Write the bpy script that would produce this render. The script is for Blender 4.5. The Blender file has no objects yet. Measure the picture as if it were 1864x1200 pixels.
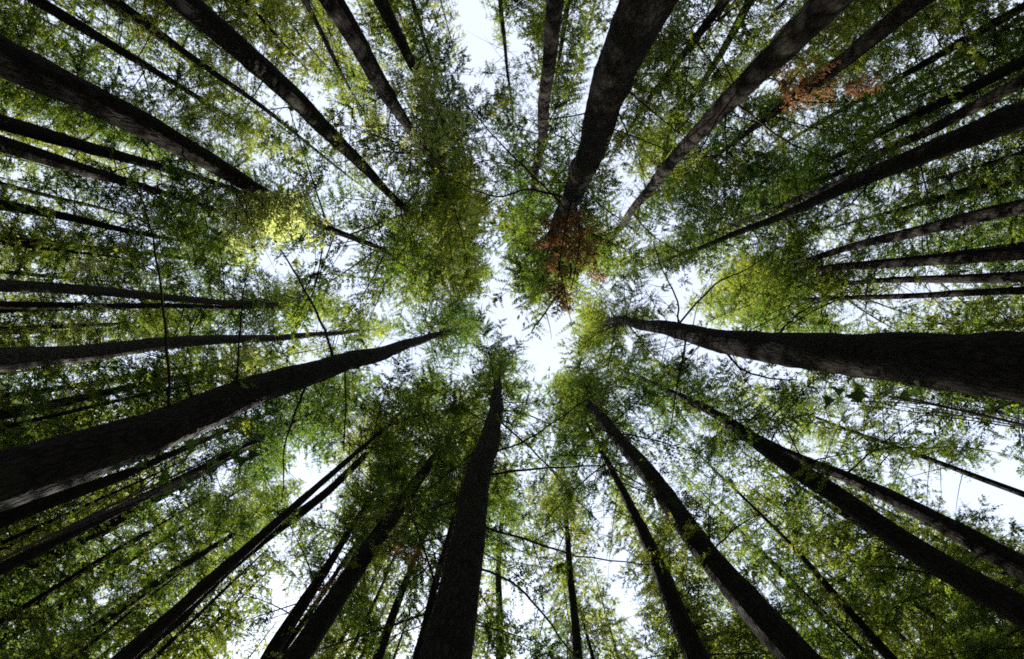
import bpy, math, random
import numpy as np
from mathutils import Vector, Matrix, noise

random.seed(7)
R = math.radians
scene = bpy.context.scene
col = scene.collection

# ------------------------------------------------------------------ camera
# lying on the forest floor, a wide lens pointed almost straight up.
# picture right = +X, picture down = +Y, up into the sky = +Z
PW, PH, F = 1864.0, 1200.0, 830.0            # photograph size, focal length in its pixels
CAM = Vector((0.0, 0.0, 1.5))
ZEN = (945.0, 562.0)                         # where the trunks run together: the zenith
fwd = Vector((-(ZEN[0] - PW / 2) / F, -(ZEN[1] - PH / 2) / F, 1.0)).normalized()
right = (Vector((1, 0, 0)) - fwd * fwd.x).normalized()
down = fwd.cross(right)
cam = bpy.data.cameras.new('camera')
cam.sensor_width = 36.0
cam.lens = 36.0 * F / PW
cam.clip_start = 0.05
cam.clip_end = 2000.0
camo = bpy.data.objects.new('camera', cam)
col.objects.link(camo)
m = Matrix((right, -down, -fwd)).transposed().to_4x4()
m.translation = CAM
camo.matrix_world = m
scene.camera = camo

# ------------------------------------------------------------------ sky, sun, exposure
SUN_EL = R(40)
SUN_DIR2 = Vector((-0.407, 0.914)).normalized()          # towards the sun, on the ground
sun_vec = Vector((SUN_DIR2.x * math.cos(SUN_EL), SUN_DIR2.y * math.cos(SUN_EL), math.sin(SUN_EL)))
world = bpy.data.worlds.new('World')
scene.world = world
world.use_nodes = True
nt = world.node_tree
bg = nt.nodes['Background']
sky = nt.nodes.new('ShaderNodeTexSky')
sky.sky_type = 'NISHITA'
sky.sun_disc = False
sky.sun_elevation = SUN_EL
sky.sun_rotation = math.atan2(SUN_DIR2.x, SUN_DIR2.y)
sky.air_density = 1.0
sky.dust_density = 0.4
sky.ozone_density = 1.0
veil = nt.nodes.new('ShaderNodeMixRGB')                 # thin even high cloud over the blue
veil.inputs[0].default_value = 0.5
veil.inputs[2].default_value = (4.95, 5.1, 5.75, 1)
nt.links.new(sky.outputs[0], veil.inputs[1])
nt.links.new(veil.outputs[0], bg.inputs[0])
bg.inputs[1].default_value = 0.10

sun = bpy.data.lights.new('sun', 'SUN')
sun.energy = 5.0
sun.angle = R(0.5)
sun.color = (1.0, 0.95, 0.86)
suno = bpy.data.objects.new('sun', sun)
col.objects.link(suno)
suno.rotation_euler = (-sun_vec).to_track_quat('-Z', 'Y').to_euler()
suno.location = sun_vec * 100

vs = scene.view_settings
scene.display_settings.display_device = 'sRGB'
vs.view_transform = 'Standard'
vs.look = 'None'
vs.gamma = 1.0
vs.use_curve_mapping = False
vs.exposure = 1.70
scene.cycles.max_bounces = 8
scene.cycles.diffuse_bounces = 4
scene.cycles.transmission_bounces = 4
scene.cycles.transparent_max_bounces = 4
scene.cycles.use_denoising = False
scene.cycles.filter_width = 1.75

# ------------------------------------------------------------------ materials
def new_mat(name):
    mt = bpy.data.materials.new(name)
    mt.use_nodes = True
    n = mt.node_tree
    for x in list(n.nodes):
        n.nodes.remove(x)
    out = n.nodes.new('ShaderNodeOutputMaterial')
    return mt, n, out

def ramp(n, stops):
    r = n.nodes.new('ShaderNodeValToRGB')
    e = r.color_ramp.elements
    while len(e) < len(stops):
        e.new(0.5)
    for i, (p, c) in enumerate(stops):
        e[i].position = p
        e[i].color = (*c, 1)
    return r

def leaf_mat(name, cols, trans, tfac=0.45, rough=0.55):
    """needles: reflect dark green, let yellow-green light through; tint varies from spray to spray and tree to tree"""
    mt, n, out = new_mat(name)
    at = n.nodes.new('ShaderNodeAttribute'); at.attribute_name = 'tint'
    oi = n.nodes.new('ShaderNodeObjectInfo')
    mx = n.nodes.new('ShaderNodeMath'); mx.operation = 'MULTIPLY_ADD'
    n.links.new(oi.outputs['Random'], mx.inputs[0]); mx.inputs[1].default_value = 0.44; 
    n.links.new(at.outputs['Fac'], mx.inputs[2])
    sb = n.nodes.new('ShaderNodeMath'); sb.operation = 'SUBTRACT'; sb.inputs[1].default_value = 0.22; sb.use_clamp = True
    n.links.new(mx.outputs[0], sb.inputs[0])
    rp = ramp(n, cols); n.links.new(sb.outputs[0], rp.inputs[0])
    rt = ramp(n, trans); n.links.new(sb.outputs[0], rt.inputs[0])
    b = n.nodes.new('ShaderNodeBsdfPrincipled')
    n.links.new(rp.outputs[0], b.inputs['Base Color'])
    b.inputs['Roughness'].default_value = rough
    b.inputs['Specular IOR Level'].default_value = 0.35
    t = n.nodes.new('ShaderNodeBsdfTranslucent')
    n.links.new(rt.outputs[0], t.inputs[0])
    ms = n.nodes.new('ShaderNodeMixShader'); ms.inputs[0].default_value = tfac
    n.links.new(b.outputs[0], ms.inputs[1]); n.links.new(t.outputs[0], ms.inputs[2])
    n.links.new(ms.outputs[0], out.inputs[0])
    return mt

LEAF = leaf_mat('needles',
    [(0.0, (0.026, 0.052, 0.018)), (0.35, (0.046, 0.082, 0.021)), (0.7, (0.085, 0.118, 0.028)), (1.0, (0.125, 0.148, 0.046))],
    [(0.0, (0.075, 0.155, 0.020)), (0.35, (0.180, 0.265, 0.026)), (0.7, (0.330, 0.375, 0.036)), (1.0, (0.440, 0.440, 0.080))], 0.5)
DEAD = leaf_mat('dead_needles',
    [(0.0, (0.10, 0.055, 0.030)), (0.5, (0.22, 0.108, 0.05)), (1.0, (0.32, 0.16, 0.075))],
    [(0.0, (0.14, 0.07, 0.03)), (0.5, (0.30, 0.14, 0.055)), (1.0, (0.42, 0.22, 0.09))], 0.4)
LICHEN = leaf_mat('hanging_lichen',
    [(0.0, (0.075, 0.055, 0.035)), (0.5, (0.11, 0.085, 0.05)), (1.0, (0.15, 0.13, 0.08))],
    [(0.0, (0.10, 0.07, 0.04)), (0.5, (0.15, 0.11, 0.06)), (1.0, (0.2, 0.17, 0.1))], 0.35)
PALE = leaf_mat('pale_sunlit_needles',  # paler, yellower needles: sunlight on the boughs painted into the leaf colour
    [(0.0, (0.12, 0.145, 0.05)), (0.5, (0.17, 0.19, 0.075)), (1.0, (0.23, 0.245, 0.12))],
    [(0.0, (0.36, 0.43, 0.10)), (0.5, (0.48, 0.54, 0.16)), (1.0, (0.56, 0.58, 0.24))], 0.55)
BROAD = leaf_mat('broad_leaf',
    [(0.0, (0.025, 0.055, 0.014)), (0.5, (0.035, 0.070, 0.016)), (1.0, (0.05, 0.09, 0.02))],
    [(0.0, (0.035, 0.080, 0.012)), (0.5, (0.05, 0.10, 0.015)), (1.0, (0.08, 0.13, 0.02))], 0.5, 0.4)

def bark_mat(name, dark, mid, pale, moss, scale=1.0):
    mt, n, out = new_mat(name)
    tc = n.nodes.new('ShaderNodeTexCoord')
    mp = n.nodes.new('ShaderNodeMapping'); mp.inputs['Scale'].default_value = (7 * scale, 7 * scale, 1.9 * scale)
    n.links.new(tc.outputs['Object'], mp.inputs[0])
    # plates of bark parted by dark furrows
    vo = n.nodes.new('ShaderNodeTexVoronoi'); vo.feature = 'DISTANCE_TO_EDGE'; vo.inputs['Scale'].default_value = 2.6
    wn = n.nodes.new('ShaderNodeTexNoise'); wn.inputs['Scale'].default_value = 1.4; wn.inputs['Detail'].default_value = 5
    n.links.new(mp.outputs[0], wn.inputs[0])
    wm = n.nodes.new('ShaderNodeMixRGB'); wm.inputs[0].default_value = 0.35
    n.links.new(mp.outputs[0], wm.inputs[1]); n.links.new(wn.outputs['Color'], wm.inputs[2])
    n.links.new(wm.outputs[0], vo.inputs[0])
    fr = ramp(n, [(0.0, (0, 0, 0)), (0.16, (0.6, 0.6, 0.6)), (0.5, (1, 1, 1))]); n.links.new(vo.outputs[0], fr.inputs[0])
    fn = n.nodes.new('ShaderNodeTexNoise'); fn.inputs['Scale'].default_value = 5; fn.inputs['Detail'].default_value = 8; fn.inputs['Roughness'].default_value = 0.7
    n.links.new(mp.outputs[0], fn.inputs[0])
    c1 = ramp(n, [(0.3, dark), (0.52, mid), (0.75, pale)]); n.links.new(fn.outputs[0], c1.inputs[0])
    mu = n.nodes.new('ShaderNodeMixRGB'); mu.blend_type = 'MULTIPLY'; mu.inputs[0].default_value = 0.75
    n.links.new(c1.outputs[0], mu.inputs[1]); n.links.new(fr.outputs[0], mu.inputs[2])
    # moss and lichen in patches
    pn = n.nodes.new('ShaderNodeTexNoise'); pn.inputs['Scale'].default_value = 1.3; pn.inputs['Detail'].default_value = 6; pn.inputs['Roughness'].default_value = 0.65
    n.links.new(tc.outputs['Object'], pn.inputs[0])
    pr = ramp(n, [(0.52, (0, 0, 0)), (0.66, (1, 1, 1))]); n.links.new(pn.outputs[0], pr.inputs[0])
    mo = n.nodes.new('ShaderNodeMixRGB'); mo.inputs[2].default_value = (*moss, 1)
    n.links.new(pr.outputs[0], mo.inputs[0]); n.links.new(mu.outputs[0], mo.inputs[1])
    b = n.nodes.new('ShaderNodeBsdfPrincipled'); b.inputs['Roughness'].default_value = 0.95
    b.inputs['Specular IOR Level'].default_value = 0.15
    n.links.new(mo.outputs[0], b.inputs['Base Color'])
    ad = n.nodes.new('ShaderNodeMixRGB'); ad.blend_type = 'ADD'; ad.inputs[0].default_value = 0.4
    n.links.new(fr.outputs[0], ad.inputs[1]); n.links.new(fn.outputs['Fac'], ad.inputs[2])
    bp = n.nodes.new('ShaderNodeBump'); bp.inputs['Strength'].default_value = 0.9; bp.inputs['Distance'].default_value = 0.035
    n.links.new(ad.outputs[0], bp.inputs['Height']); n.links.new(bp.outputs[0], b.inputs['Normal'])
    n.links.new(b.outputs[0], out.inputs[0])
    return mt

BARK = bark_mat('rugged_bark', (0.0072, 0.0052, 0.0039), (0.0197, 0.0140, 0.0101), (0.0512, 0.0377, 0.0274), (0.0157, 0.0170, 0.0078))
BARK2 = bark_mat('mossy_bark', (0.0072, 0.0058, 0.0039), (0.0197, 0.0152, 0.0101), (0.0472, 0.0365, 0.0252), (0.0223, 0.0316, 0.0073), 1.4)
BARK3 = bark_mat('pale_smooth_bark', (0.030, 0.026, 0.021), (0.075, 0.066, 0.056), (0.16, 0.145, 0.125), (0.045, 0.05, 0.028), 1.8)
mt_, n_, o_ = new_mat('twig_bark')
b_ = n_.nodes.new('ShaderNodeBsdfPrincipled'); b_.inputs['Base Color'].default_value = (0.045, 0.034, 0.026, 1); b_.inputs['Roughness'].default_value = 0.95
b_.inputs['Specular IOR Level'].default_value = 0.15
n_.links.new(b_.outputs[0], o_.inputs[0])
TWIG = mt_

mt_, n_, o_ = new_mat('forest_floor')
tc = n_.nodes.new('ShaderNodeTexCoord')
ns = n_.nodes.new('ShaderNodeTexNoise'); ns.inputs['Scale'].default_value = 0.8; ns.inputs['Detail'].default_value = 10
n_.links.new(tc.outputs['Object'], ns.inputs[0])
rp = ramp(n_, [(0.3, (0.030, 0.022, 0.014)), (0.5, (0.065, 0.045, 0.026)), (0.7, (0.045, 0.06, 0.022))]); n_.links.new(ns.outputs[0], rp.inputs[0])
b_ = n_.nodes.new('ShaderNodeBsdfPrincipled'); b_.inputs['Roughness'].default_value = 1.0
n_.links.new(rp.outputs[0], b_.inputs['Base Color'])
bp = n_.nodes.new('ShaderNodeBump'); bp.inputs['Strength'].default_value = 0.8
n_.links.new(ns.outputs['Fac'], bp.inputs['Height']); n_.links.new(bp.outputs[0], b_.inputs['Normal'])
n_.links.new(b_.outputs[0], o_.inputs[0])
FLOOR = mt_

# ------------------------------------------------------------------ helpers
def link(o, parent=None):
    col.objects.link(o)
    if parent is not None:
        o.parent = parent
    return o

def empty(name, loc, label, cat, group=None):
    o = bpy.data.objects.new(name, None)
    o.location = loc
    o.empty_display_size = 0.3
    o['label'] = label
    o['category'] = cat
    if group:
        o['group'] = group
    return link(o)

def mesh_np(name, V, faces_flat, face_len, mats, matidx=None, tint=None, smooth=False):
    """mesh from numpy arrays; all faces have face_len corners (or an array of lengths)"""
    me = bpy.data.meshes.new(name)
    V = np.asarray(V, dtype=np.float32); faces_flat = np.asarray(faces_flat, dtype=np.int32)
    lens = np.asarray(face_len, dtype=np.int32)
    nf = len(lens)
    me.vertices.add(len(V)); me.vertices.foreach_set('co', V.ravel())
    me.loops.add(len(faces_flat)); me.loops.foreach_set('vertex_index', faces_flat)
    me.polygons.add(nf)
    starts = np.concatenate(([0], np.cumsum(lens)[:-1])).astype(np.int32)
    me.polygons.foreach_set('loop_start', starts)
    for mm in mats:
        me.materials.append(mm)
    if matidx is not None:
        me.polygons.foreach_set('material_index', np.asarray(matidx, dtype=np.int32))
    if smooth:
        me.polygons.foreach_set('use_smooth', np.ones(nf, dtype=bool))
    if tint is not None:
        a = me.attributes.new('tint', 'FLOAT', 'FACE')
        a.data.foreach_set('value', np.asarray(tint, dtype=np.float32))
    me.update(calc_edges=True)
    return me

def tube(paths, sides=5):
    """paths: list of (points Nx3, radii N) -> V, quads"""
    VV, FF, off = [], [], 0
    for P, rad in paths:
        P = np.asarray(P, float); n = len(P)
        T = np.gradient(P, axis=0); T /= np.linalg.norm(T, axis=1)[:, None] + 1e-9
        up = np.array([0, 0, 1.0]) if abs(T[0, 2]) < 0.8 else np.array([1.0, 0, 0])
        A = np.cross(T, up); A /= np.linalg.norm(A, axis=1)[:, None] + 1e-9
        B = np.cross(T, A)
        ang = np.arange(sides) * 2 * np.pi / sides
        ring = (A[:, None, :] * np.cos(ang)[None, :, None] + B[:, None, :] * np.sin(ang)[None, :, None]) * np.asarray(rad)[:, None, None]
        V = (P[:, None, :] + ring).reshape(-1, 3)
        i = np.arange(n - 1)[:, None] * sides; j = np.arange(sides)[None, :]; k = (j + 1) % sides
        q = np.stack([i + j, i + k, i + sides + k, i + sides + j], -1).reshape(-1, 4) + off
        VV.append(V); FF.append(q); off += len(V)
    return np.concatenate(VV), np.concatenate(FF)

# ------------------------------------------------------------------ foliage
def branch_geo(rng, p0, az, L, rise, droop, dens=1.0, leaf=0.11, gap=0.0, tint0=0.4, side=0.5, leaf_step=0.055, droopy=0.25, wid=0.36, inner=0.12):
    """one living bough: a bent stick, flat side twigs, kite-shaped sprays of needles along them.
    returns stick paths, leaf quads (M,4,3) and tints (M)"""
    d = np.array([math.cos(az), math.sin(az), 0.0]); pp = np.array([-d[1], d[0], 0.0]); up = np.array([0, 0, 1.0])
    ns_ = max(4, int(L / 0.4) + 2)
    s = np.linspace(0, 1, ns_)
    bend = rng.normal(0, 0.10) * L
    axis = p0 + d * (L * s)[:, None] + up * ((rise * s - droop * s * s) * L)[:, None] + pp * (bend * s * s)[:, None]
    paths = [(axis, np.linspace(0.008 + 0.006 * L, 0.004, ns_))]
    # side twigs
    nt_ = max(3, int(L / 0.15 * dens))
    ts = np.sort(rng.uniform(inner, 1.0, nt_))
    leaves, tints = [], []
    ph = rng.uniform(0, 6.28); fr = rng.uniform(3, 6)
    for i, t in enumerate(ts):
        if rng.random() < gap * (0.5 + 0.5 * math.sin(ph + fr * t * 3)):
            continue
        base = np.array([np.interp(t, s, axis[:, c]) for c in range(3)])
        sg = 1 if i % 2 else -1
        l = (side * L * (1 - t) * 0.75 + 0.28) * rng.uniform(0.55, 1.15)
        if t > 0.97:
            td = d.copy()
        else:
            a = rng.uniform(0.75, 1.15)
            td = d * math.cos(a) + pp * (sg * math.sin(a))
        td = td + up * (-droopy * rng.uniform(0.3, 1.3)); td /= np.linalg.norm(td)
        tip = base + td * l
        if l > 0.5:
            paths.append((np.array([base, base + td * l * 0.9]), np.array([0.005, 0.002])))
        m_ = max(3, int(l / leaf_step))
        u = (np.arange(m_) + rng.uniform(0, 1, m_)) / m_
        pos = base + td * (l * u)[:, None] + up * (-0.12 * l * u * u)[:, None] + rng.normal(0, 0.035 * l, (m_, 3)) + pp[None, :] * (rng.normal(0, 0.18) * l * u * u)[:, None]
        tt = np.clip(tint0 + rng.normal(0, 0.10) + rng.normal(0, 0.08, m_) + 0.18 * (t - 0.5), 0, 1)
        for sg2 in (-1, 1):
            sd = np.cross(td, up); sd /= np.linalg.norm(sd) + 1e-9
            a2 = rng.uniform(0.3, 1.25, m_)
            ld = td[None, :] * np.cos(a2)[:, None] + sd[None, :] * (sg2 * np.sin(a2))[:, None] + up[None, :] * rng.normal(-0.10, 0.30, m_)[:, None]
            ld /= np.linalg.norm(ld, axis=1)[:, None]
            ll = leaf * rng.uniform(0.6, 1.3, m_) * (1.2 - 0.65 * u)
            wv = np.cross(ld, up[None, :] + rng.normal(0, 0.5, (m_, 3)))
            wv /= np.linalg.norm(wv, axis=1)[:, None] + 1e-9
            w = ll * wid * rng.uniform(0.7, 1.2, m_)
            q = np.stack([pos, pos + ld * (ll * 0.55)[:, None] + wv * (w * 0.5)[:, None], pos + ld * ll[:, None],
                          pos + ld * (ll * 0.5)[:, None] - wv * (w * 0.5)[:, None]], 1)
            leaves.append(q); tints.append(tt)
    return paths, leaves, tints

def foliage_mesh(name, paths, leaves, tints, leafmat=None, sides=4):
    Vt, Ft = tube(paths, sides)
    Q = np.concatenate(leaves); T = np.concatenate(tints)
    nl = len(Q)
    V = np.concatenate([Vt, Q.reshape(-1, 3)])
    Fl = np.arange(nl * 4).reshape(-1, 4) + len(Vt)
    FF = np.concatenate([Ft, Fl]).ravel()
    mi = np.concatenate([np.ones(len(Ft), int), np.zeros(nl, int)])
    tn = np.concatenate([np.full(len(Ft), 0.3), T])
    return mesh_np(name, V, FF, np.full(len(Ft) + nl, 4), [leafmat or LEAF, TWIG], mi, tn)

def crown_mesh(seed, H=18.0, Rad=3.2, n=78, gap=0.25, dens=1.0, leaf=0.12, tint=0.4, bare=0.25, droopy=0.25, clump=0.5, step=0.06, wid=0.42):
    """a conifer crown of height H about the z axis; lowest tenth mostly thin dead sticks"""
    rng = np.random.default_rng(seed)
    P, Lv, Tn = [], [], []
    az = rng.uniform(0, 6.28); lop = rng.uniform(0, 6.28)
    for i in range(n):
        t = (i + rng.uniform(0, 1)) / n
        az += 2.4 + rng.normal(0, 0.45)
        prof = min(1.0, 0.72 + 2.0 * t) * (1 - t) ** 0.72
        L = Rad * prof * (rng.uniform(0.62, 1.18) if rng.random() < 0.7 else rng.uniform(0.28, 0.6)) * (1 + 0.22 * math.cos(az - lop)) + 0.30
        L *= 1.0 - clump * 0.35 * (noise.noise(Vector((math.cos(az) * 1.3, math.sin(az) * 1.3, t * 6 + seed))) + 0.2)
        p0 = np.array([0, 0, t * H])
        rise = -0.12 + 0.55 * t + rng.normal(0, 0.10)
        droop = 0.28 - 0.15 * t + rng.normal(0, 0.07)
        if t < 0.16 and rng.random() < bare * 2:
            d = np.array([math.cos(az), math.sin(az), rise])
            s = np.linspace(0, 1, 5)[:, None]
            P.append((p0 + d * L * 0.9 * s - np.array([0, 0, 0.15]) * L * s * s, np.linspace(0.017, 0.003, 5)))
            continue
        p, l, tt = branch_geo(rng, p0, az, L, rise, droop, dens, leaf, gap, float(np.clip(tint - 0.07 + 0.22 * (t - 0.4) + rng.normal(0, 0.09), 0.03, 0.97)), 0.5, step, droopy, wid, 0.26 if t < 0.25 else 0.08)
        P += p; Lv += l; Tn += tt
    return foliage_mesh('crown', P, Lv, Tn)

K = dict(leaf=0.071, wid=0.54, step=0.0185, dens=1.25)
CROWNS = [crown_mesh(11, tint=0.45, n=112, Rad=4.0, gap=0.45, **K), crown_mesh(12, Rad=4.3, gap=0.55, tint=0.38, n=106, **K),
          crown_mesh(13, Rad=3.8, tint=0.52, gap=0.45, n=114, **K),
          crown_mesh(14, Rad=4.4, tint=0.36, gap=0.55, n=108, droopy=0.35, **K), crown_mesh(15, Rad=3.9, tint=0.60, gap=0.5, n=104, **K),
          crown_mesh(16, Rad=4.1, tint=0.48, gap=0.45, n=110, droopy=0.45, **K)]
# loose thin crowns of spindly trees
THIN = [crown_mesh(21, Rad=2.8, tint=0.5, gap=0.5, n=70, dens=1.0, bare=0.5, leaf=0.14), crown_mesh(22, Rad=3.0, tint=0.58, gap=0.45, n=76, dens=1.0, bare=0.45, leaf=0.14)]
print('crown quads', [len(c.polygons) for c in CROWNS + THIN])

CROWN_H = {c.name: max(v.co.z for v in c.vertices) for c in CROWNS + THIN}

# single boughs for the low growth along trunks: fine needles, seen close
def bough_mesh(seed, L=2.6, tint=0.5, leafmat=None, leaf=0.075, step=0.035, gap=0.15, droop=0.3, dens=1.3, droopy=0.3, wid=0.34):
    rng = np.random.default_rng(seed)
    p, l, t = branch_geo(rng, np.zeros(3), 0.0, L, 0.05, droop, dens, leaf, gap, tint, 0.55, step, droopy, wid)
    return foliage_mesh('bough', p, l, t, leafmat)
BOUGHS = [bough_mesh(31 + i, tint=0.38 + 0.07 * (i % 4), droop=0.2 + 0.06 * i) for i in range(5)]
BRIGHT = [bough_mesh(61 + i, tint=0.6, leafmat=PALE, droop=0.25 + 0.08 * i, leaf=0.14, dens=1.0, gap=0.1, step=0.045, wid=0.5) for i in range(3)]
DEADB = [bough_mesh(41 + i, tint=0.5, leafmat=DEAD, L=2.6, gap=0.15, leaf=0.11, droop=0.35, dens=1.9, step=0.028, droopy=0.7) for i in range(2)]
LICHB = [bough_mesh(51 + i, tint=0.5, leafmat=LICHEN, L=1.8, gap=0.3, leaf=0.16, wid=0.12, droop=0.9, droopy=1.2) for i in range(2)]

# ------------------------------------------------------------------ trees
def ray(px, py):
    return right * ((px - PW / 2) / F) + down * ((py - PH / 2) / F) + fwd
def at_d(px, py, d):
    v = ray(px, py); return CAM + v * (d / math.hypot(v.x, v.y))
def at_z(px, py, z):
    v = ray(px, py); return CAM + v * ((z - CAM.z) / v.z)

def trunk_mesh(pts, big, seed):
    """pts: list of (Vector relative to base, radius), bottom to top -> knobbly tapered trunk"""
    zs = np.array([p[0].z for p in pts]); xs = np.array([p[0].x for p in pts]); ys = np.array([p[0].y for p in pts]); rs = np.array([p[1] for p in pts])
    top = zs[-1]
    step, sides = (0.16, 40) if big else (0.55, 14)
    n = max(12, int(top / step))
    z = np.linspace(0, top, n)
    def sm(a):     # soften the corners of the polyline
        v = np.interp(z, zs, a)
        k = max(1, int(2.0 / step)); ker = np.ones(2 * k + 1) / (2 * k + 1)
        vp = np.concatenate([2 * v[0] - v[1:k + 1][::-1], v, 2 * v[-1] - v[-k - 1:-1][::-1]])
        return np.convolve(vp, ker, 'valid')
    x, y, r = sm(xs), sm(ys), np.maximum(sm(rs), 0.012)
    V = np.zeros((n, sides, 3))
    rk = random.Random(seed)
    knots = [(rk.uniform(2, top * 0.8), rk.uniform(0, 6.28), rk.uniform(0.08, 0.22)) for _ in range(14)]
    for i in range(n):
        wob = Vector((noise.noise(Vector((seed, 1.7, z[i] * 0.22))), noise.noise(Vector((seed, 9.1, z[i] * 0.22))), 0)) * (r[i] * 0.3 + 0.05)
        for j in range(sides):
            a = 2 * math.pi * j / sides
            c, s = math.cos(a), math.sin(a)
            k = 1 + 0.10 * noise.noise(Vector((c * 1.2 + seed, s * 1.2, z[i] * 0.8)))
            if big:
                k += 0.06 * noise.noise(Vector((c * 6, s * 6 + seed, z[i] * 1.6))) + 0.05 * noise.noise(Vector((c * 13, s * 13, z[i] * 4.5 + seed)))
            else:
                k += 0.06 * noise.noise(Vector((c * 3, s * 3 + seed, z[i] * 2.0)))
            for kz, ka, kk in knots:
                if abs(z[i] - kz) < 0.8:
                    k += kk * math.exp(-((z[i] - kz) / 0.28) ** 2 - (math.sin((a - ka) / 2) / 0.3) ** 2)
            V[i, j] = (x[i] + wob.x + c * r[i] * k, y[i] + wob.y + s * r[i] * k, z[i])
    i = np.arange(n - 1)[:, None] * sides; j = np.arange(sides)[None, :]; k = (j + 1) % sides
    q = np.stack([i + j, i + k, i + sides + k, i + sides + j], -1).reshape(-1, 4)
    return V.reshape(-1, 3), q, (z, x, y, r)

class Tree: pass
TREES = {}
occupied = []

def stick_part(tree, name, paths, mat=None, label=None):
    V, q = tube(paths, 6)
    me = mesh_np(name, V, q.ravel(), np.full(len(q), 4), [mat or TWIG], smooth=True)
    o = link(bpy.data.objects.new(name, me), tree.root)
    if label: o['label'] = label
    return o

def make_tree(key, pts, label, d=None, D=None, H=None, crown=None, cb=None, cr=1.0, bark=None, group=None, big=False, name='fir_tree', dead=0, tip_px=None):
    """pts: (px, py, width in px) along the trunk from the picture's edge inwards; d: metres from the camera's axis"""
    rnd = random.Random(key)
    v0 = ray(pts[0][0], pts[0][1]); t0 = math.hypot(v0.x, v0.y)
    wedge = pts[0][2] / F / t0
    if d is None:
        if D is None:
            D = 0.72 if wedge > 0.09 else 0.56 if wedge > 0.05 else 0.44 if wedge > 0.03 else 0.34 if wedge > 0.018 else 0.26
        d = D / wedge
    P = []
    for (px, py, w) in pts:
        p = at_d(px, py, d)
        depth = (p - CAM).dot(fwd)
        P.append((p, w * depth / F / 2))
    P = [P[0]] + [P[i] for i in range(1, len(P)) if P[i][0].z > P[i - 1][0].z + 0.3]
    a, b = P[0][0], P[1][0] if len(P) > 1 else P[0][0] + Vector((0, 0, 1))
    sl = (b - a) / max(b.z - a.z, 2.0)
    base = Vector((a.x - sl.x * a.z * 0.5, a.y - sl.y * a.z * 0.5, 0.0))
    r0 = P[0][1]
    last, rl = P[-1]
    if H is None:
        H = max(rnd.uniform(44, 53) if d < 9.5 else rnd.uniform(34, 43), last.z + 6)
    sl2 = (P[-1][0] - P[0][0]) / max(P[-1][0].z - P[0][0].z, 3.0)
    tip = last + Vector((sl2.x, sl2.y, 0)) * (H - last.z) * 0.4
    tip.z = H
    if tip_px:
        H = tip_px[2]; tip = at_z(*tip_px)
    full = [(Vector((0, 0, -0.15)), r0 * 1.75), (Vector((0, 0, 0.35)), r0 * 1.3), (Vector((0, 0, 1.0)) + (a - base) * (1.0 / a.z) * 0.6, r0 * 1.14)]
    full[2][0].z = 1.0
    full += [(p - base, max(r, 0.03)) for p, r in P] + [(tip - base, 0.02)]
    t = Tree(); t.root = empty(name, base, label, 'tree', group); t.base = base; t.H = H; t.d = d
    V, q, prof = trunk_mesh(full, big, (hash(key) % 97) if not isinstance(key, str) else sum(map(ord, key)) % 97 + 0.37)
    t.prof = prof
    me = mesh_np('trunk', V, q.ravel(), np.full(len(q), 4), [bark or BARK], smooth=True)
    link(bpy.data.objects.new('trunk', me), t.root)
    # crown: from where the trunk dives into foliage up to the tip
    if cb is None:
        cb = max(H * 0.38, min(last.z - 3.0, H * 0.66))
    if crown is None:
        crown = rnd.choice(CROWNS)
    zc = np.clip(cb, 0, H - 4)
    pc = t_at(t, zc)
    ax = ((tip - base) - pc).normalized()
    o = bpy.data.objects.new('crown', crown)
    link(o, t.root)
    rot = Vector((0, 0, 1)).rotation_difference(ax).to_matrix().to_4x4() @ Matrix.Rotation(rnd.uniform(0, 6.28), 4, 'Z')
    cr *= 1.22 if d < 9.5 else 1.0
    sc = Matrix.Diagonal((cr, cr, (H - zc) / CROWN_H[crown.name], 1))
    o.matrix_local = Matrix.Translation(pc) @ rot @ sc
    occupied.append((base.x, base.y))
    # dead sticks below the crown, every one a branch of its own
    if not key.startswith('back'):
        dead = int(dead * 1.5) + 4
    for k in range(dead):
        z = rnd.uniform(max(4.0, zc * 0.45), zc + 1.5)
        az = rnd.uniform(0, 6.28); L = rnd.uniform(0.9, 3.0) if rnd.random() < 0.7 else rnd.uniform(0.25, 0.6)
        p0 = np.array(t_at(t, z)); dd = np.array([math.cos(az), math.sin(az), rnd.uniform(-0.25, 0.2)])
        pp = np.array([-dd[1], dd[0], 0])
        s = np.linspace(0, 1, 7)[:, None]
        bw = rnd.uniform(-0.25, 0.25)
        path = p0 + dd * L * s + pp * bw * L * s * s + np.array([0, 0, rnd.uniform(-0.25, 0.05)]) * L * s * s
        ps = [(path, np.linspace(0.02, 0.004, 7))]
        for kk in range(rnd.randint(1, 4)):
            u = rnd.randint(2, 5); sd = rnd.choice((-1, 1)); l2 = L * rnd.uniform(0.15, 0.4)
            e = path[u] + (dd * 0.75 + pp * sd * 0.7) * l2
            ps.append((np.array([path[u], (path[u] + e) / 2 + pp * 0.03, e]), np.array([0.008, 0.006, 0.003])))
        stick_part(t, 'branch', ps)
    TREES[key] = t
    return t

def t_at(t, z):
    """centre of a tree's trunk at height z, relative to its base"""
    zz, x, y, r = t.prof
    return Vector((np.interp(z, zz, x), np.interp(z, zz, y), z))
def t_rad(t, z):
    return float(np.interp(z, t.prof[0], t.prof[3]))

def z_at_pixel(t, px, py):
    """height on the trunk seen nearest to a pixel"""
    best, bz = 1e9, 0
    for z in np.arange(2.0, t.H - 1, 0.2):
        p = t.base + t_at(t, z) - CAM
        dz = p.dot(fwd)
        if dz <= 0.1: continue
        x = PW / 2 + F * p.dot(right) / dz; y = PH / 2 + F * p.dot(down) / dz
        e = (x - px) ** 2 + (y - py) ** 2
        if e < best: best, bz = e, z
    return bz

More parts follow.
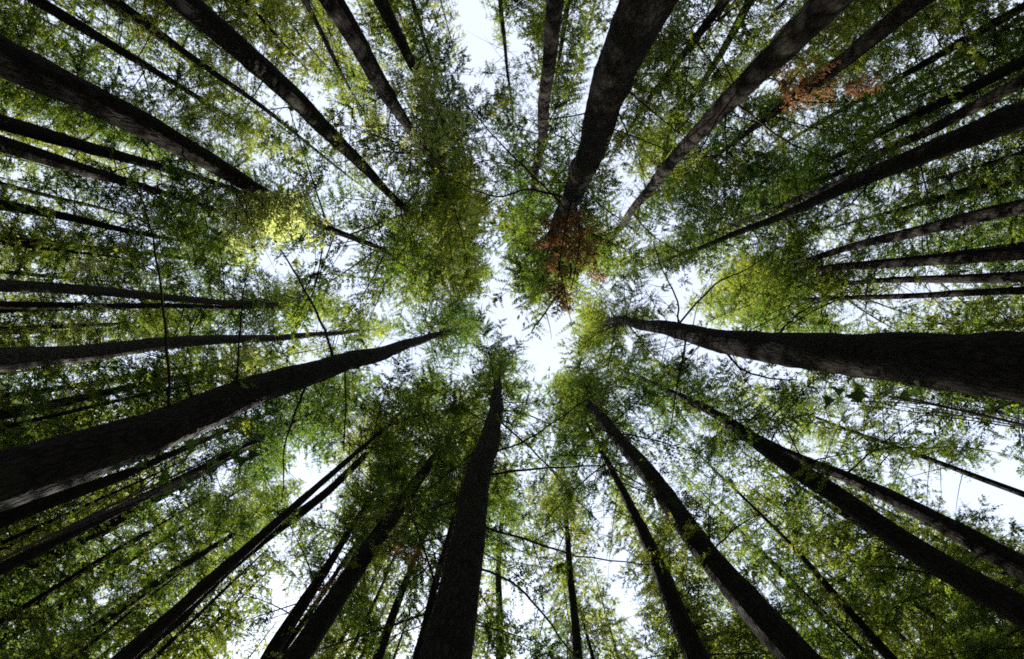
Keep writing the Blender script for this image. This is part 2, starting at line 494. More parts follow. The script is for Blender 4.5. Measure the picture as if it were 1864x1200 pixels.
def branch_px(key, path, w0, w1, rise=0.0, forks=3):
    """a long bare branch of a tree: starts on the trunk, runs level through the places given"""
    t = TREES[key]
    rnd = random.Random(str(path))
    z = z_at_pixel(t, *path[0])
    pts = [t.base + t_at(t, z)]
    for i, (px, py) in enumerate(path[1:]):
        pts.append(at_z(px, py, z + rise * (i + 1)))
    n = len(pts)
    P = []
    for i in range(n - 1):            # smooth through the points
        p0, p1, p2, p3 = pts[max(i - 1, 0)], pts[i], pts[i + 1], pts[min(i + 2, n - 1)]
        for k in range(5):
            u = k / 5
            P.append(0.5 * ((2 * p1) + (p2 - p0) * u + (2 * p0 - 5 * p1 + 4 * p2 - p3) * u * u + (3 * p1 - p0 - 3 * p2 + p3) * u ** 3))
    P.append(pts[-1])
    P = np.array([list(p - t.base) for p in P])
    P[1:] += np.array([[rnd.gauss(0, 0.012) for _ in range(3)] for _ in range(len(P) - 1)])
    depth = z - CAM.z
    rad = np.linspace(w0, w1, len(P)) * depth / F / 2
    ps = [(P, rad)]
    L = np.linalg.norm(P[-1] - P[0])
    for k in range(forks):
        u = rnd.randint(len(P) // 3, len(P) - 2)
        dd = P[u + 1] - P[u]; dd /= np.linalg.norm(dd); pp = np.array([-dd[1], dd[0], 0]) * rnd.choice((-1, 1))
        l2 = L * rnd.uniform(0.12, 0.3)
        e = P[u] + (dd * 0.7 + pp * 0.75 + np.array([0, 0, rnd.uniform(-.2, .3)])) * l2
        ps.append((np.array([P[u], (P[u] + e) / 2 + pp * 0.04 * l2, e]), np.array([rad[u] * 0.55, rad[u] * 0.4, rad[u] * 0.2])))
    return stick_part(t, 'branch', ps)

def bough_on(key, px, py, L, mesh, name='bough', az=None, toward=None, scale=None, label=None, tilt=0.0):
    """a leafy bough on a trunk at the height seen at a pixel, growing towards another pixel"""
    t = TREES[key]
    z = z_at_pixel(t, px, py)
    p = t_at(t, z)
    if toward is not None:
        q = at_z(toward[0], toward[1], z) - t.base - p
        az = math.atan2(q.y, q.x)
        if L is None: L = math.hypot(q.x, q.y)
    o = bpy.data.objects.new(name, mesh)
    link(o, t.root)
    s = L / 2.6
    o.location = p; o.rotation_euler = (0, -tilt, az); o.scale = (s, s * random.uniform(0.9, 1.2), s)
    if label: o['label'] = label
    return o

# ---- forest floor
fl = mesh_np('ground', [(-300, -300, 0), (300, -300, 0), (300, 300, 0), (-300, 300, 0)], [0, 1, 2, 3], [4], [FLOOR])
go = link(bpy.data.objects.new('ground', fl)); go['kind'] = 'structure'

# ---- the trunks that can be told apart, clockwise from the right
MT = make_tree
MT('right_giant', [(1864, 681, 118), (1600, 655, 86), (1450, 637, 62), (1300, 616, 40), (1200, 597, 24), (1122, 580, 12)],
   'huge rugged fir trunk sweeping in level from the right edge, the thickest on the right', big=True, D=0.78, crown=CROWNS[2], dead=10, tip_px=(1072, 598, 50))
MT('lower_right_long', [(1864, 1110, 56.0), (1650, 990, 40.0), (1480, 870, 33.0), (1370, 800, 25.0), (1290, 745, 14.0)],
   'long straight dark fir trunk entering at the right edge near the lower right corner', D=0.55, crown=CROWNS[3], big=True, dead=6, tip_px=(1085, 650, 46))
MT('lower_right_second', [(1864, 1035, 46.0), (1750, 965, 34.0), (1620, 905, 26.0), (1440, 830, 14.0)],
   'shaded fir trunk running just above and alongside the long trunk at lower right', D=0.5, crown=CROWNS[1])
MT('lower_right_spindly', [(1620, 1200, 20), (1560, 1130, 16), (1480, 1030, 11), (1440, 990, 7)],
   'spindly fir with green tufts between the two thick trunks at lower right', crown=THIN[0], bark=BARK2, D=0.3)
MT('bottom_right_giant', [(1455, 1200, 64.0), (1300, 1020, 44.0), (1200, 890, 35.0), (1105, 770, 20.0)],
   'thick mossy fir trunk with a scar rising from the bottom edge right of centre', D=0.56, bark=BARK2, big=True, crown=CROWNS[0], dead=6, cb=22, tip_px=(1030, 690, 48))
MT('bottom_right_neighbour', [(1270, 1200, 46), (1215, 1080, 33), (1150, 930, 17), (1110, 850, 10)],
   'mid sized dark fir trunk just left of the scarred mossy trunk at the bottom edge', D=0.55, crown=CROWNS[5], dead=6)
MT('bottom_pole_right', [(1048, 1200, 18), (1042, 1060, 13), (1030, 930, 7)],
   'thin dark fir pole at the bottom edge, right of the big bottom trunk', D=0.36, crown=CROWNS[4])
MT('bottom_pole_mid', [(912, 1200, 15), (908, 1020, 10), (918, 880, 5)],
   'thin fir pole directly right of the big bottom trunk', D=0.36, crown=CROWNS[1])
MT('bottom_giant', [(812, 1200, 92), (850, 980, 62), (880, 850, 44), (905, 740, 25), (907, 690, 12)],
   'big dark fir trunk from the bottom edge left of centre with bare radiating branches', D=0.72, big=True, crown=CROWNS[0], dead=12, cb=20.5, tip_px=(915, 652, 48), cr=0.9)
MT('bottom_pole_left', [(690, 1200, 20), (715, 1120, 15), (760, 1000, 8)],
   'short dark trunk piece at the bottom edge beside the mossy leaning trunk', D=0.36, crown=CROWNS[5])
MT('bottom_needle', [(630, 1200, 9), (690, 1080, 6), (740, 960, 3)],
   'needle thin fir stem at the bottom edge beside the mossy leaning trunk', D=0.2, crown=THIN[1])
MT('bottom_left_mossy', [(530, 1200, 43.0), (620, 1075, 37.0), (680, 990, 30.0), (740, 900, 23.0), (800, 820, 14.0)],
   'mossy green fir trunk leaning from the bottom edge left of the big bottom trunk', D=0.5, bark=BARK2, big=True, crown=CROWNS[4], dead=5, tip_px=(868, 720, 46))
MT('bottom_left_twin', [(490, 1200, 30), (530, 1130, 25), (600, 1020, 14)],
   'dark fir trunk tucked close behind the left side of the mossy leaning trunk', D=0.5, crown=CROWNS[3])
MT('bottom_left_long', [(230, 1200, 37.0), (330, 1110, 32.0), (440, 1010, 25.0), (520, 955, 18.0), (600, 890, 14.0), (700, 795, 9.0)],
   'long dark fir trunk running diagonally from the bottom edge near the lower left corner', D=0.48, big=True, crown=CROWNS[5], dead=5)
MT('corner_thin_a', [(100, 1200, 20), (230, 1100, 17), (350, 1020, 12), (460, 950, 7)],
   'thin trunk running just left of and alongside the long lower left diagonal', crown=CROWNS[2], D=0.4)
MT('corner_thin_b', [(0, 1170, 18), (130, 1090, 15), (250, 1010, 11), (340, 955, 7)],
   'thin shadowed trunk deep in the lower left corner behind hanging green sprays', crown=CROWNS[1], D=0.38)
MT('lower_left_mid', [(0, 1050, 26.0), (150, 985, 25), (250, 925, 21), (370, 855, 15)],
   'straight black fir trunk below the left giant, crossing pale hanging sprays', crown=CROWNS[3], D=0.46)
MT('lower_left_upper', [(0, 945, 34), (110, 900, 26), (230, 862, 17), (320, 822, 10)],
   'dark trunk close under the left giant at the left edge', crown=CROWNS[1], D=0.5)
MT('left_giant', [(0, 878, 108), (200, 814, 84), (400, 740, 62), (620, 664, 35), (785, 612, 12)],
   'huge black fir trunk sweeping up from the left edge with long bare side branches', D=0.74, big=True, crown=CROWNS[1], dead=8, tip_px=(868, 592, 49))
MT('left_hidden', [(0, 755, 22), (110, 732, 18), (240, 705, 12)],
   'thin trunk half hidden in foliage just above the left giant', crown=CROWNS[5], D=0.4)
MT('left_banded', [(0, 652, 42), (150, 640, 31), (300, 625, 23), (420, 619, 16), (640, 604, 7)],
   'level fir trunk at the left edge with pale banded upper bark', D=0.5, crown=THIN[1], bark=BARK3)
MT('left_pale', [(0, 520, 24), (170, 530, 18), (350, 547, 12), (530, 556, 7)],
   'slim pale barked trunk lying level in from the left edge against bright sky', D=0.36, crown=THIN[0], bark=BARK3)
MT('left_low_thin', [(0, 566, 12), (110, 562, 9), (230, 560, 5)],
   'very thin dark stem at the left edge between the pale trunk and the banded trunk', D=0.26, crown=CROWNS[2])
MT('left_stub', [(0, 374, 20), (105, 392, 15), (240, 420, 9)],
   'short dark trunk piece at the left edge well above the pale trunk', D=0.4, crown=CROWNS[0])
MT('upper_left_low', [(0, 262, 30.0), (100, 292, 27), (180, 316, 19), (300, 352, 10)],
   'black trunk at the left edge, lower of the close pair under the upper left giant', D=0.5, crown=CROWNS[4])
MT('upper_left_mid', [(0, 224, 30), (110, 256, 25), (210, 284, 19), (340, 316, 12)],
   'black trunk at the left edge, upper of the close pair under the upper left giant', D=0.5, crown=CROWNS[3])
MT('upper_left_giant', [(0, 108, 74.0), (150, 176, 52.0), (300, 256, 40.0), (450, 338, 27.0), (540, 392, 14.0)],
   'massive black fir trunk at the left edge, below the upper left corner', D=0.6, big=True, crown=CROWNS[3], dead=5, tip_px=(862, 522, 50), cr=1.2)
MT('corner_upper_left', [(60, 0, 22), (170, 62, 17), (300, 140, 11)],
   'faint dark trunk in the upper left corner among dim foliage', D=0.42, crown=CROWNS[5])
MT('upper_left_slim', [(395, 135, 11), (440, 165, 9), (503, 218, 7)],
   'slim stem against sky just above the massive upper left trunk', D=0.24, crown=THIN[0])
MT('top_left_long', [(330, 0, 47.0), (460, 110, 38.0), (590, 230, 29.0), (670, 310, 18.0), (740, 385, 10.0)],
   'tall bowed fir trunk from the top edge left, its upper half mossy green', D=0.48, big=True, crown=CROWNS[2], bark=BARK2, dead=6, tip_px=(885, 500, 50), cr=1.2)
MT('top_left_thin', [(555, 0, 10), (600, 90, 8), (628, 150, 5)],
   'very thin stem at the top edge between the bowed trunk and the sunlit trunk', D=0.24, crown=THIN[1])
MT('top_sunlit', [(600, 0, 40.0), (660, 100, 33.0), (710, 180, 25.0), (745, 235, 16.0)],
   'brown fir trunk with sunlit bark patches at the top edge left of centre', D=0.46, big=True, crown=CROWNS[4], dead=3, tip_px=(860, 400, 47), cr=1.2)
MT('top_left_dark', [(690, 0, 24), (740, 95, 18), (790, 190, 10)],
   'dark slim trunk right beside the sunlit brown trunk at the top edge', D=0.42, crown=CROWNS[0])
MT('top_needle', [(912, 0, 8), (922, 100, 6), (932, 200, 3)],
   'needle thin stem at the top edge in the bright gap left of the straight trunk', D=0.2, crown=THIN[0], cr=0.8)
MT('top_straight', [(1012, 0, 30), (1000, 120, 25), (990, 220, 20), (984, 280, 14)],
   'straight dark trunk at the top edge, close left of the thickest top trunk', D=0.5, crown=CROWNS[1], dead=4, tip_px=(950, 450, 50), cr=1.3)
MT('top_giant', [(1175, 0, 95.0), (1122, 150, 70.0), (1067, 300, 46.0), (1022, 400, 26.0), (992, 455, 17.0)],
   'thickest trunk at the top edge, rugged, leading down to a rust brown dead bough', D=0.74, big=True, crown=CROWNS[2], dead=8, cb=22, tip_px=(968, 528, 47), cr=1.15)
MT('top_right_mossy', [(1385, -30, 17), (1310, 105, 12), (1250, 190, 7)],
   'slim mossy stem among pale sunlit foliage between the two big top right trunks', D=0.32, crown=CROWNS[4], bark=BARK2)
MT('top_right_giant', [(1500, 0, 55.0), (1400, 110, 46.0), (1300, 215, 32.0), (1200, 320, 19.0), (1120, 425, 10.0)],
   'large smooth black trunk slanting from the top edge on the right', D=0.5, big=True, crown=CROWNS[0], dead=8, tip_px=(1030, 500, 48))
MT('top_right_thin', [(1680, 0, 36.0), (1560, 90, 28.0), (1440, 180, 18.0), (1370, 232, 10.0)],
   'narrower dark trunk parallel to the large slanting one, farther to the right', D=0.45, crown=CROWNS[5], dead=3)
MT('right_upper_pair_a', [(1864, 112, 22), (1665, 205, 16), (1560, 265, 10)],
   'thin trunk at the right edge, upper of the close parallel pair', D=0.4, crown=CROWNS[2])
MT('right_upper_pair_b', [(1864, 150, 24), (1700, 232, 18), (1550, 303, 11)],
   'thin trunk at the right edge, lower of the close parallel pair', D=0.42, crown=CROWNS[3])
MT('right_upper_big', [(1864, 205, 52.0), (1700, 270, 36.0), (1580, 320, 26.0), (1440, 385, 14.0), (1290, 445, 8.0)],
   'thick dark trunk at the right edge above centre, thinning into a crooked bare top', D=0.52, big=True, crown=THIN[1], dead=6, cb=19)
MT('right_mid', [(1864, 378, 28), (1720, 412, 22), (1545, 450, 13), (1440, 486, 8)],
   'dark trunk at the right edge, first below the thick crooked one', D=0.44, crown=THIN[0], dead=5)
MT('right_level_upper', [(1864, 465, 27), (1700, 475, 21), (1560, 485, 14), (1430, 495, 8)],
   'level dark trunk at the right edge, the upper of two above the right giant', D=0.44, crown=CROWNS[4], dead=5)
MT('right_level_lower', [(1864, 503, 22), (1730, 506, 16), (1600, 512, 9)],
   'level faint trunk at the right edge, the lower of two above the right giant', D=0.4, crown=CROWNS[0])

# ---- firs farther back, whose trunks are lost in the leaves
SECT = ['right edge above the level trunks', 'lower right corner', 'bottom edge right of centre', 'bottom edge left of centre', 'lower left corner',
        'left edge', 'upper left corner', 'top edge left of centre', 'top edge right of centre', 'upper right corner']
def sector(x, y):
    a = math.degrees(math.atan2(y, x)) % 360
    if a < 15 or a >= 345: return 0
    if a < 50: return 1
    if a < 90: return 2
    if a < 130: return 3
    if a < 165: return 4
    if a < 195: return 5
    if a < 222: return 6
    if a < 268: return 7
    if a < 305: return 8
    return 9
rg = random.Random(3)
# the sun comes down one lane between the crowns that no background fir closes
LANES = [at_z(525, 410, 14.5)]          # the pale low boughs of the massive upper left tree
def in_lane(x, y, H, r=3.4):
    for p in LANES:
        q = Vector((x - p.x, y - p.y)); s_ = q.dot(SUN_DIR2)
        if s_ > 0 and abs(q.x * SUN_DIR2.y - q.y * SUN_DIR2.x) < r and p.z + s_ * math.tan(SUN_EL) < H + 1:
            return True
    return False
made = 0
for tries in range(9000):
    if made >= 215: break
    a = rg.uniform(0, 2 * math.pi); d = math.sqrt(rg.uniform(8.0 ** 2, 48.0 ** 2)) if made < 140 else math.sqrt(rg.uniform(20.0 ** 2, 50.0 ** 2))
    x, y = d * math.cos(a), d * math.sin(a)
    if any((x - ox) ** 2 + (y - oy) ** 2 < (3.0 if made < 140 else 2.3) ** 2 for ox, oy in occupied): continue
    H = rg.uniform(31, 40) if rg.random() < 0.7 else rg.uniform(20, 30)
    if in_lane(x, y, H): continue
    # seen at all?  the tip has to stand inside the picture
    v = Vector((x, y, H * 0.93)) - CAM
    dz = v.dot(fwd); px = PW / 2 + F * v.dot(right) / dz; py = PH / 2 + F * v.dot(down) / dz
    if not (10 < px < PW - 10 and 10 < py < PH - 10): continue
    deg = math.degrees(a) % 360
    if 11 < deg < 24 and d > 12: continue          # open sky under the right giant
    if 296 < deg < 305 or 257 < deg < 264: continue   # open strips at the top edge
    if (190 < deg < 217 and d < 19) or (322 < deg < 338 and d < 16): continue   # trunks show here
    s = sector(x, y)
    tt = math.hypot(x, y)
    wpx = rg.uniform(0.24, 0.40) / tt
    # trunk given by where it stands
    r_e = 900.0
    ux, uy = math.cos(a), math.sin(a)
    def pix(z, ox=0.0, oy=0.0):
        v = Vector((x + ox, y + oy, z)) - CAM
        dz = v.dot(fwd); return (PW / 2 + F * v.dot(right) / dz, PH / 2 + F * v.dot(down) / dz, F / dz)
    lx, ly = rg.gauss(0, 0.5), rg.gauss(0, 0.5)
    dia = rg.uniform(0.26, 0.42)
    a0, a1 = pix(6.0), pix(H * 0.7, lx, ly)
    make_tree('back%d' % made, [(a0[0], a0[1], a0[2] * dia), (a1[0], a1[1], a1[2] * dia * 0.55)],
              'background fir with its trunk lost in foliage, towards the ' + SECT[s], d=tt, H=H, cb=H * rg.uniform(0.26, 0.42), cr=rg.uniform(0.9, 1.25),
              group='background firs towards the ' + SECT[s], crown=rg.choice(CROWNS + THIN[:1]))
    made += 1
# firs whose crowns close the gaps between the named ones
for px, py, H, cr_ in [(800, 690, 44, 1.2), (1335, 705, 40, 1.2), (1255, 552, 43, 1.2), (640, 560, 43, 1.1), (1180, 470, 46, 1.1), (690, 690, 38, 1.1), (760, 830, 38, 1.1)]:
    p = at_z(px, py, H)
    dd = math.hypot(p.x, p.y); a_ = Vector((p.x, p.y, 6.0)) - CAM; b_v = Vector((p.x, p.y, H * 0.7)) - CAM
    fa, fb = F / a_.dot(fwd), F / b_v.dot(fwd)
    make_tree('back_gap%d' % px, [(PW / 2 + fa * a_.dot(right), PH / 2 + fa * a_.dot(down), fa * 0.3), (PW / 2 + fb * b_v.dot(right), PH / 2 + fb * b_v.dot(down), fb * 0.17)],
              'fir', d=dd, H=H, cb=H * 0.5, cr=cr_, crown=rg.choice(CROWNS))

# ---- low hemlocks under the firs: drooping, dense, filling the sides of the view
UNDER = [crown_mesh(71, H=12, Rad=2.6, tint=0.42, n=80, gap=0.4, leaf=0.08, wid=0.55, step=0.024, dens=1.1, droopy=0.5, bare=0.1), crown_mesh(72, H=12, Rad=2.9, tint=0.5, n=76, gap=0.45, leaf=0.08, wid=0.55, step=0.024, dens=1.1, droopy=0.6, bare=0.1)]
CROWN_H.update({c.name: max(v.co.z for v in c.vertices) for c in UNDER})
nu = 0
for tries in range(3000):
    if nu >= 56: break
    a = rg.uniform(0, 2 * math.pi); d = math.sqrt(rg.uniform(13.0 ** 2, 29.0 ** 2)); H = rg.uniform(12, 23)
    x, y = d * math.cos(a), d * math.sin(a); deg = math.degrees(a) % 360
    if any((x - ox) ** 2 + (y - oy) ** 2 < 1.8 ** 2 for ox, oy in occupied) or 8 < deg < 42 or 172 < deg < 184 or 190 < deg < 217 or 322 < deg < 338 or in_lane(x, y, H, 2.4): continue
    a0, a1 = None, None
    v = Vector((x, y, H * 0.9)) - CAM; dz = v.dot(fwd)
    p1 = (PW / 2 + F * v.dot(right) / dz, PH / 2 + F * v.dot(down) / dz)
    if not (30 < p1[0] < PW - 30 and 30 < p1[1] < PH - 30): continue
    v = Vector((x, y, 5.0)) - CAM; dz = v.dot(fwd)
    p0 = (PW / 2 + F * v.dot(right) / dz, PH / 2 + F * v.dot(down) / dz)
    make_tree('back_low%d' % nu, [(p0[0], p0[1], F / dz * 0.2), (p1[0], p1[1], F * 0.1 / (H * 0.9))], 'low hemlock', d=d, H=H, cb=H * 0.3, cr=rg.uniform(0.85, 1.15), group='low hemlocks', crown=rg.choice(UNDER))
    nu += 1

# each background fir is told apart by the named trunks it stands between and by how near the middle its crown shows
SHORT = dict(right_giant='thick right trunk', lower_right_long='long lower right trunk', bottom_right_giant='scarred bottom trunk', bottom_giant='big bottom trunk',
             bottom_left_mossy='mossy bottom trunk', bottom_left_long='long lower left trunk', left_giant='huge left trunk', lower_left_mid='straight lower left trunk', bottom_right_neighbour='dark bottom trunk', right_upper_pair_b='parallel right trunks', upper_left_low='black upper left pair', left_banded='banded left trunk',
             left_pale='pale left trunk', upper_left_giant='massive upper left trunk', top_left_long='bowed top trunk', top_sunlit='sunlit top trunk',
             top_straight='straight top trunk', top_giant='thickest top trunk', top_right_giant='black slanting top trunk', right_upper_big='crooked right trunk',
             right_level_upper='level right trunk')
def azim(t): return math.atan2(t.base.y, t.base.x) % (2 * math.pi)
marks = sorted((azim(TREES[k]), n) for k, n in SHORT.items())
slots = {}
for k, t in TREES.items():
    if k.startswith('back'):
        i = sum(1 for a, n in marks if a <= azim(t)) - 1
        slots.setdefault(i % len(marks), []).append(t)
ORD = ['nearest', 'second nearest', 'third nearest', 'fourth nearest', 'fifth nearest', 'sixth nearest', 'seventh nearest', 'eighth nearest', 'ninth nearest', 'tenth nearest',
       'eleventh nearest', 'twelfth nearest', 'thirteenth nearest', 'fourteenth nearest', 'fifteenth nearest', 'sixteenth nearest', 'seventeenth nearest', 'eighteenth nearest', 'nineteenth nearest', 'twentieth nearest', 'twenty-first nearest', 'twenty-second nearest', 'twenty-third nearest'] + ['%dth nearest' % k for k in range(24, 45)] + ['farthest']
for i, lst in slots.items():
    lst.sort(key=lambda t: t.d / t.H)
    a, b = marks[i][1], marks[(i + 1) % len(marks)][1]
    for k, t in enumerate(lst):
        t.root['label'] = ('short hemlock' if t.root.get('group') == 'low hemlocks' else 'short fir' if t.H < 24 else 'fir') + ' between %s and %s, %s to centre' % (a, b, ORD[min(k, len(ORD) - 1)])
        t.root['group'] = 'background firs between %s and %s' % (a, b)
print('background trees', made)

# ------------------------------------------------------------------ long bare branches that can be followed by eye
branch_px('left_giant', [(308, 750), (305, 640), (290, 500), (266, 390), (240, 325)], 5.5, 2)
branch_px('left_giant', [(433, 725), (434, 640), (441, 560), (447, 495)], 4.5, 1.8, forks=1)
branch_px('left_giant', [(607, 665), (590, 600), (545, 510), (495, 430)], 6, 2.5, forks=4)
branch_px('left_giant', [(570, 690), (540, 745), (519, 810), (515, 905)], 5, 2)
branch_px('left_giant', [(628, 662), (629, 740), (626, 820)], 4, 2, forks=2)
branch_px('left_giant', [(350, 760), (338, 690), (300, 655), (240, 640)], 4, 1.5)
branch_px('bottom_giant', [(880, 866), (940, 857), (1020, 851), (1122, 846)], 6, 2)
branch_px('bottom_giant', [(862, 1028), (930, 1060), (990, 1120), (1055, 1210)], 5.5, 3)
branch_px('bottom_giant', [(865, 957), (950, 980), (1050, 1012), (1190, 1027)], 6, 2)
branch_px('bottom_giant', [(842, 898), (790, 925), (725, 960)], 5, 2)
branch_px('bottom_giant', [(895, 800), (830, 850), (765, 905), (700, 960)], 4, 1.5)
branch_px('bottom_giant', [(905, 760), (980, 830), (1040, 900), (1090, 950)], 4, 1.5)
branch_px('bottom_giant', [(905, 745), (960, 755), (1025, 785)], 4, 1.5)
branch_px('bottom_giant', [(890, 830), (960, 800), (1050, 740), (1130, 690)], 4, 1.5)
branch_px('top_giant', [(1020, 355), (960, 345), (905, 358), (825, 330)], 5, 2)
branch_px('top_giant', [(1010, 370), (950, 300), (900, 250), (850, 190)], 4, 1.5)
branch_px('top_giant', [(1015, 425), (1040, 490), (1012, 540), (968, 603)], 6, 2.5, forks=2)
branch_px('top_giant', [(1040, 350), (1055, 430), (1042, 520)], 4, 2)
branch_px('top_right_giant', [(1335, 180), (1375, 215), (1440, 262), (1520, 292)], 5, 2)
branch_px('top_right_giant', [(1322, 195), (1322, 280), (1319, 380)], 3.5, 1.5)
branch_px('top_right_giant', [(1150, 385), (1190, 430), (1260, 470)], 3, 1.2)
branch_px('right_giant', [(1225, 600), (1300, 520), (1360, 490), (1420, 450)], 4, 1.5)
branch_px('right_giant', [(1310, 620), (1345, 668), (1400, 688), (1450, 692)], 5, 2)
branch_px('right_giant', [(1400, 625), (1440, 583), (1490, 548)], 4, 2)
branch_px('right_giant', [(1250, 610), (1230, 720), (1212, 830)], 4, 1.5)
branch_px('right_giant', [(1235, 600), (1233, 550), (1205, 490), (1190, 440)], 4, 1.5)
branch_px('right_upper_big', [(1580, 320), (1560, 360), (1500, 400)], 4, 1.5)
branch_px('bottom_right_giant', [(1290, 1010), (1340, 960), (1400, 930)], 4, 1.5)

# ------------------------------------------------------------------ leafy boughs low on the trunks
def spread(key, lst, meshes=BOUGHS, name='bough', label=None):
    for i, (px, py, tx, ty) in enumerate(lst):
        bough_on(key, px, py, None, meshes[i % len(meshes)], name, toward=(tx, ty), label=label)
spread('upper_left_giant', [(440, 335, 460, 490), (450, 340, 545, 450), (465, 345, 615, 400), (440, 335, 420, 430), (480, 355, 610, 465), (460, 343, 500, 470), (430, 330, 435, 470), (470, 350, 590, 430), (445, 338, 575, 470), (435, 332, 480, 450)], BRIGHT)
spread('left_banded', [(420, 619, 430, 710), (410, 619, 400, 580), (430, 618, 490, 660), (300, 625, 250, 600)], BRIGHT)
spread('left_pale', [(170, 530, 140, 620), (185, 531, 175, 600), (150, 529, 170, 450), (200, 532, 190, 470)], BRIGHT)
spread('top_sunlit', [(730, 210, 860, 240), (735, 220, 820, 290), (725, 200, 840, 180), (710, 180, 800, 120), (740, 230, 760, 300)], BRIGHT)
spread('top_right_giant', [(1200, 320, 1290, 340), (1190, 330, 1240, 380), (1210, 310, 1330, 300), (1230, 290, 1400, 280)])
spread('bottom_right_giant', [(1230, 930, 1200, 1000), (1260, 970, 1180, 1040), (1290, 1010, 1330, 960)])
spread('right_upper_big', [(1540, 340, 1620, 200), (1520, 350, 1540, 440), (1600, 315, 1660, 230), (1640, 298, 1700, 360)])
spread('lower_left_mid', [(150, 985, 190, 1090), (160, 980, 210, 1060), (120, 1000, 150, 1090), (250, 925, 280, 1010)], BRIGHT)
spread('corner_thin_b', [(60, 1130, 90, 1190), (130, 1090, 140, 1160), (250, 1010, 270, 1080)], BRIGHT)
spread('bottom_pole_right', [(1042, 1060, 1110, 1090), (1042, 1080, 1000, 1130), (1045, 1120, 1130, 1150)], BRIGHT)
# dead rust brown boughs
spread('top_giant', [(1045, 350, 985, 555), (1012, 430, 1035, 560), (1020, 405, 1075, 520), (1035, 370, 1080, 480)], DEADB, 'dead_bough', 'rust brown dead bough')
spread('top_right_giant', [(1375, 135, 1540, 205)], DEADB, 'dead_bough', 'rust brown dead bough')
spread('bottom_left_mossy', [(640, 1050, 575, 1075), (690, 975, 780, 1000)], DEADB, 'dead_bough', 'rust brown dead bough')
# dark ragged lichen hanging beside the thickest top trunk
spread('top_giant', [(1090, 240, 1150, 255), (1080, 265, 1140, 300), (1100, 215, 1150, 225)], LICHB, 'hanging_lichen', 'dark ragged lichen curtain')

# green tufts sprouting straight from the bark
def tufts(key, places):
    t = TREES[key]; rnd = random.Random(key + 'tuft')
    for (px, py) in places:
        z = z_at_pixel(t, px, py); c = t_at(t, z); r = t_rad(t, z)
        q = at_z(px, py, z) - t.base - c
        az = math.atan2(q.y, q.x) if math.hypot(q.x, q.y) > 0.3 * r else math.atan2(-t.base.y, -t.base.x) + rnd.uniform(-1, 1)
        rng = np.random.default_rng(rnd.randint(0, 9999))
        for k in range(3):
            p, l, tt = branch_geo(rng, np.zeros(3), az + rnd.uniform(-.9, .9), rnd.uniform(0.25, 0.5), rnd.uniform(-.3, .5), 0.3, 2.0, 0.075, 0.1, 0.7, 0.6, 0.04, 0.3, 0.55)
            o = link(bpy.data.objects.new('leaf_tuft', foliage_mesh('leaf_tuft', p, l, tt)), t.root)
            o.location = c + Vector((math.cos(az), math.sin(az), 0.1 * (k - 1))) * r * 0.92
tufts('bottom_right_giant', [(1180, 850), (1215, 905), (1235, 925), (1262, 945), (1250, 960), (1285, 990), (1260, 1005), (1330, 1045), (1310, 1030), (1195, 870)])
tufts('bottom_left_mossy', [(690, 965), (720, 930), (660, 1020), (700, 960), (750, 880), (640, 1055)])
tufts('top_left_long', [(610, 250), (650, 290), (590, 235), (680, 320)])
tufts('top_giant', [(1070, 285), (1100, 215)])
tufts('left_giant', [(440, 715), (430, 700), (445, 740), (480, 700)])
tufts('bottom_right_neighbour', [(1225, 1120), (1210, 1080), (1190, 1030)])
tufts('lower_right_spindly', [(1545, 1110), (1560, 1120), (1530, 1095), (1500, 1060)])
tufts('top_right_giant', [(1210, 300), (1225, 310), (1250, 280)])

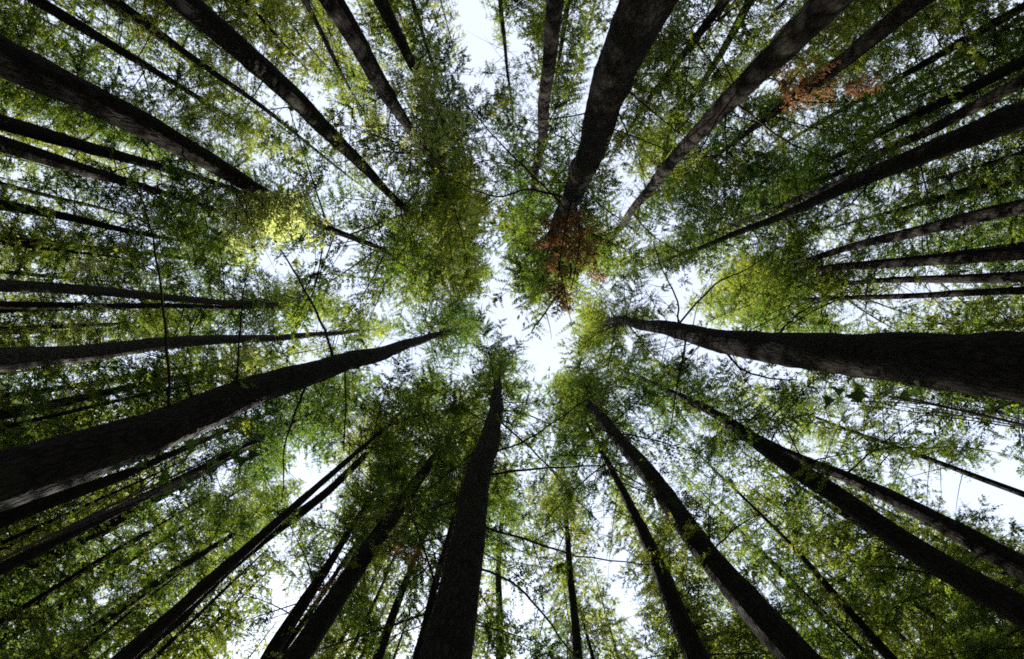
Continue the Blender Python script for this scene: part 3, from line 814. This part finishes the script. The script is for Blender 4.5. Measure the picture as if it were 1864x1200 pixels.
# young maples with big soft leaves, each leaf a piece of its own
def maple_leaf():
    pts = [(0, 0), (.18, -.06), (.42, -.20), (.38, -.06), (.66, -.10), (.58, .12), (.44, .22), (.34, .30), (.40, .50), (.26, .46), (.16, .62), (0.0, .98)]
    left = [(-x, y) for x, y in pts[1:-1]][::-1]
    out = pts + left
    V = [(0, .25, -.03)] + [(x * .9, y * .9, .06 * abs(x) + .05 * y) for x, y in out]
    n = len(out); Fc = []
    for i in range(n): Fc += [0, 1 + i, 1 + (i + 1) % n]
    return mesh_np('leaf', V, Fc, [3] * n, [BROAD], tint=[0.5] * n)
MAPLE = maple_leaf()
def maple(label, places, z0, stem_px, seed):
    rnd = random.Random(seed)
    top = at_z(stem_px[0], stem_px[1], z0)
    base = Vector((top.x * 1.12, top.y * 1.12, 0))
    t = empty('maple_sapling', base, label, 'sapling')
    pts = np.array([[0, 0, 0], [0.02, 0.05, z0 * 0.35], list((top - base) * 0.45)[:2] + [z0 * 0.7], list(top - base)])
    ps = [(pts, np.array([0.018, 0.015, 0.011, 0.007]))]
    for (px, py) in places:
        z = z0 + rnd.uniform(-0.5, 0.7)
        p = at_z(px, py, z) - base
        root = np.array(list((top - base) * (0.45 + 0.55 * rnd.random()))); root[2] = z0 * rnd.uniform(0.75, 0.98)
        md = (root + np.array(p)) / 2 + np.array([0, 0, 0.06])
        ps.append((np.array([root, md, list(p)]), np.array([0.004, 0.003, 0.0015])))
        o = link(bpy.data.objects.new('leaf', MAPLE), t)
        sz = rnd.uniform(0.06, 0.11)
        o.location = p; o.scale = (sz, sz, sz)
        o.rotation_euler = (rnd.gauss(-0.35, 0.3), rnd.gauss(0, 0.3), rnd.uniform(0, 6.28))
    V, q = tube(ps, 5)
    link(bpy.data.objects.new('stem', mesh_np('stem', V, q.ravel(), np.full(len(q), 4), [TWIG], smooth=True)), t)
rl = random.Random(5)
maple('young maple with broad soft leaves hanging just under the huge left trunk', [(px, 705 + (485 - px) * 0.42 + rl.uniform(78, 118)) for px in [rl.uniform(290, 480) for i in range(20)]] + [(255, 850), (262, 838), (440, 700), (425, 765), (355, 812)], 5.2, (350, 850), 1)
maple('young maple with a few broad leaves hanging under the thick right trunk', [(rl.uniform(1500, 1680), rl.uniform(705, 740)) for i in range(12)], 4.6, (1640, 722), 2)
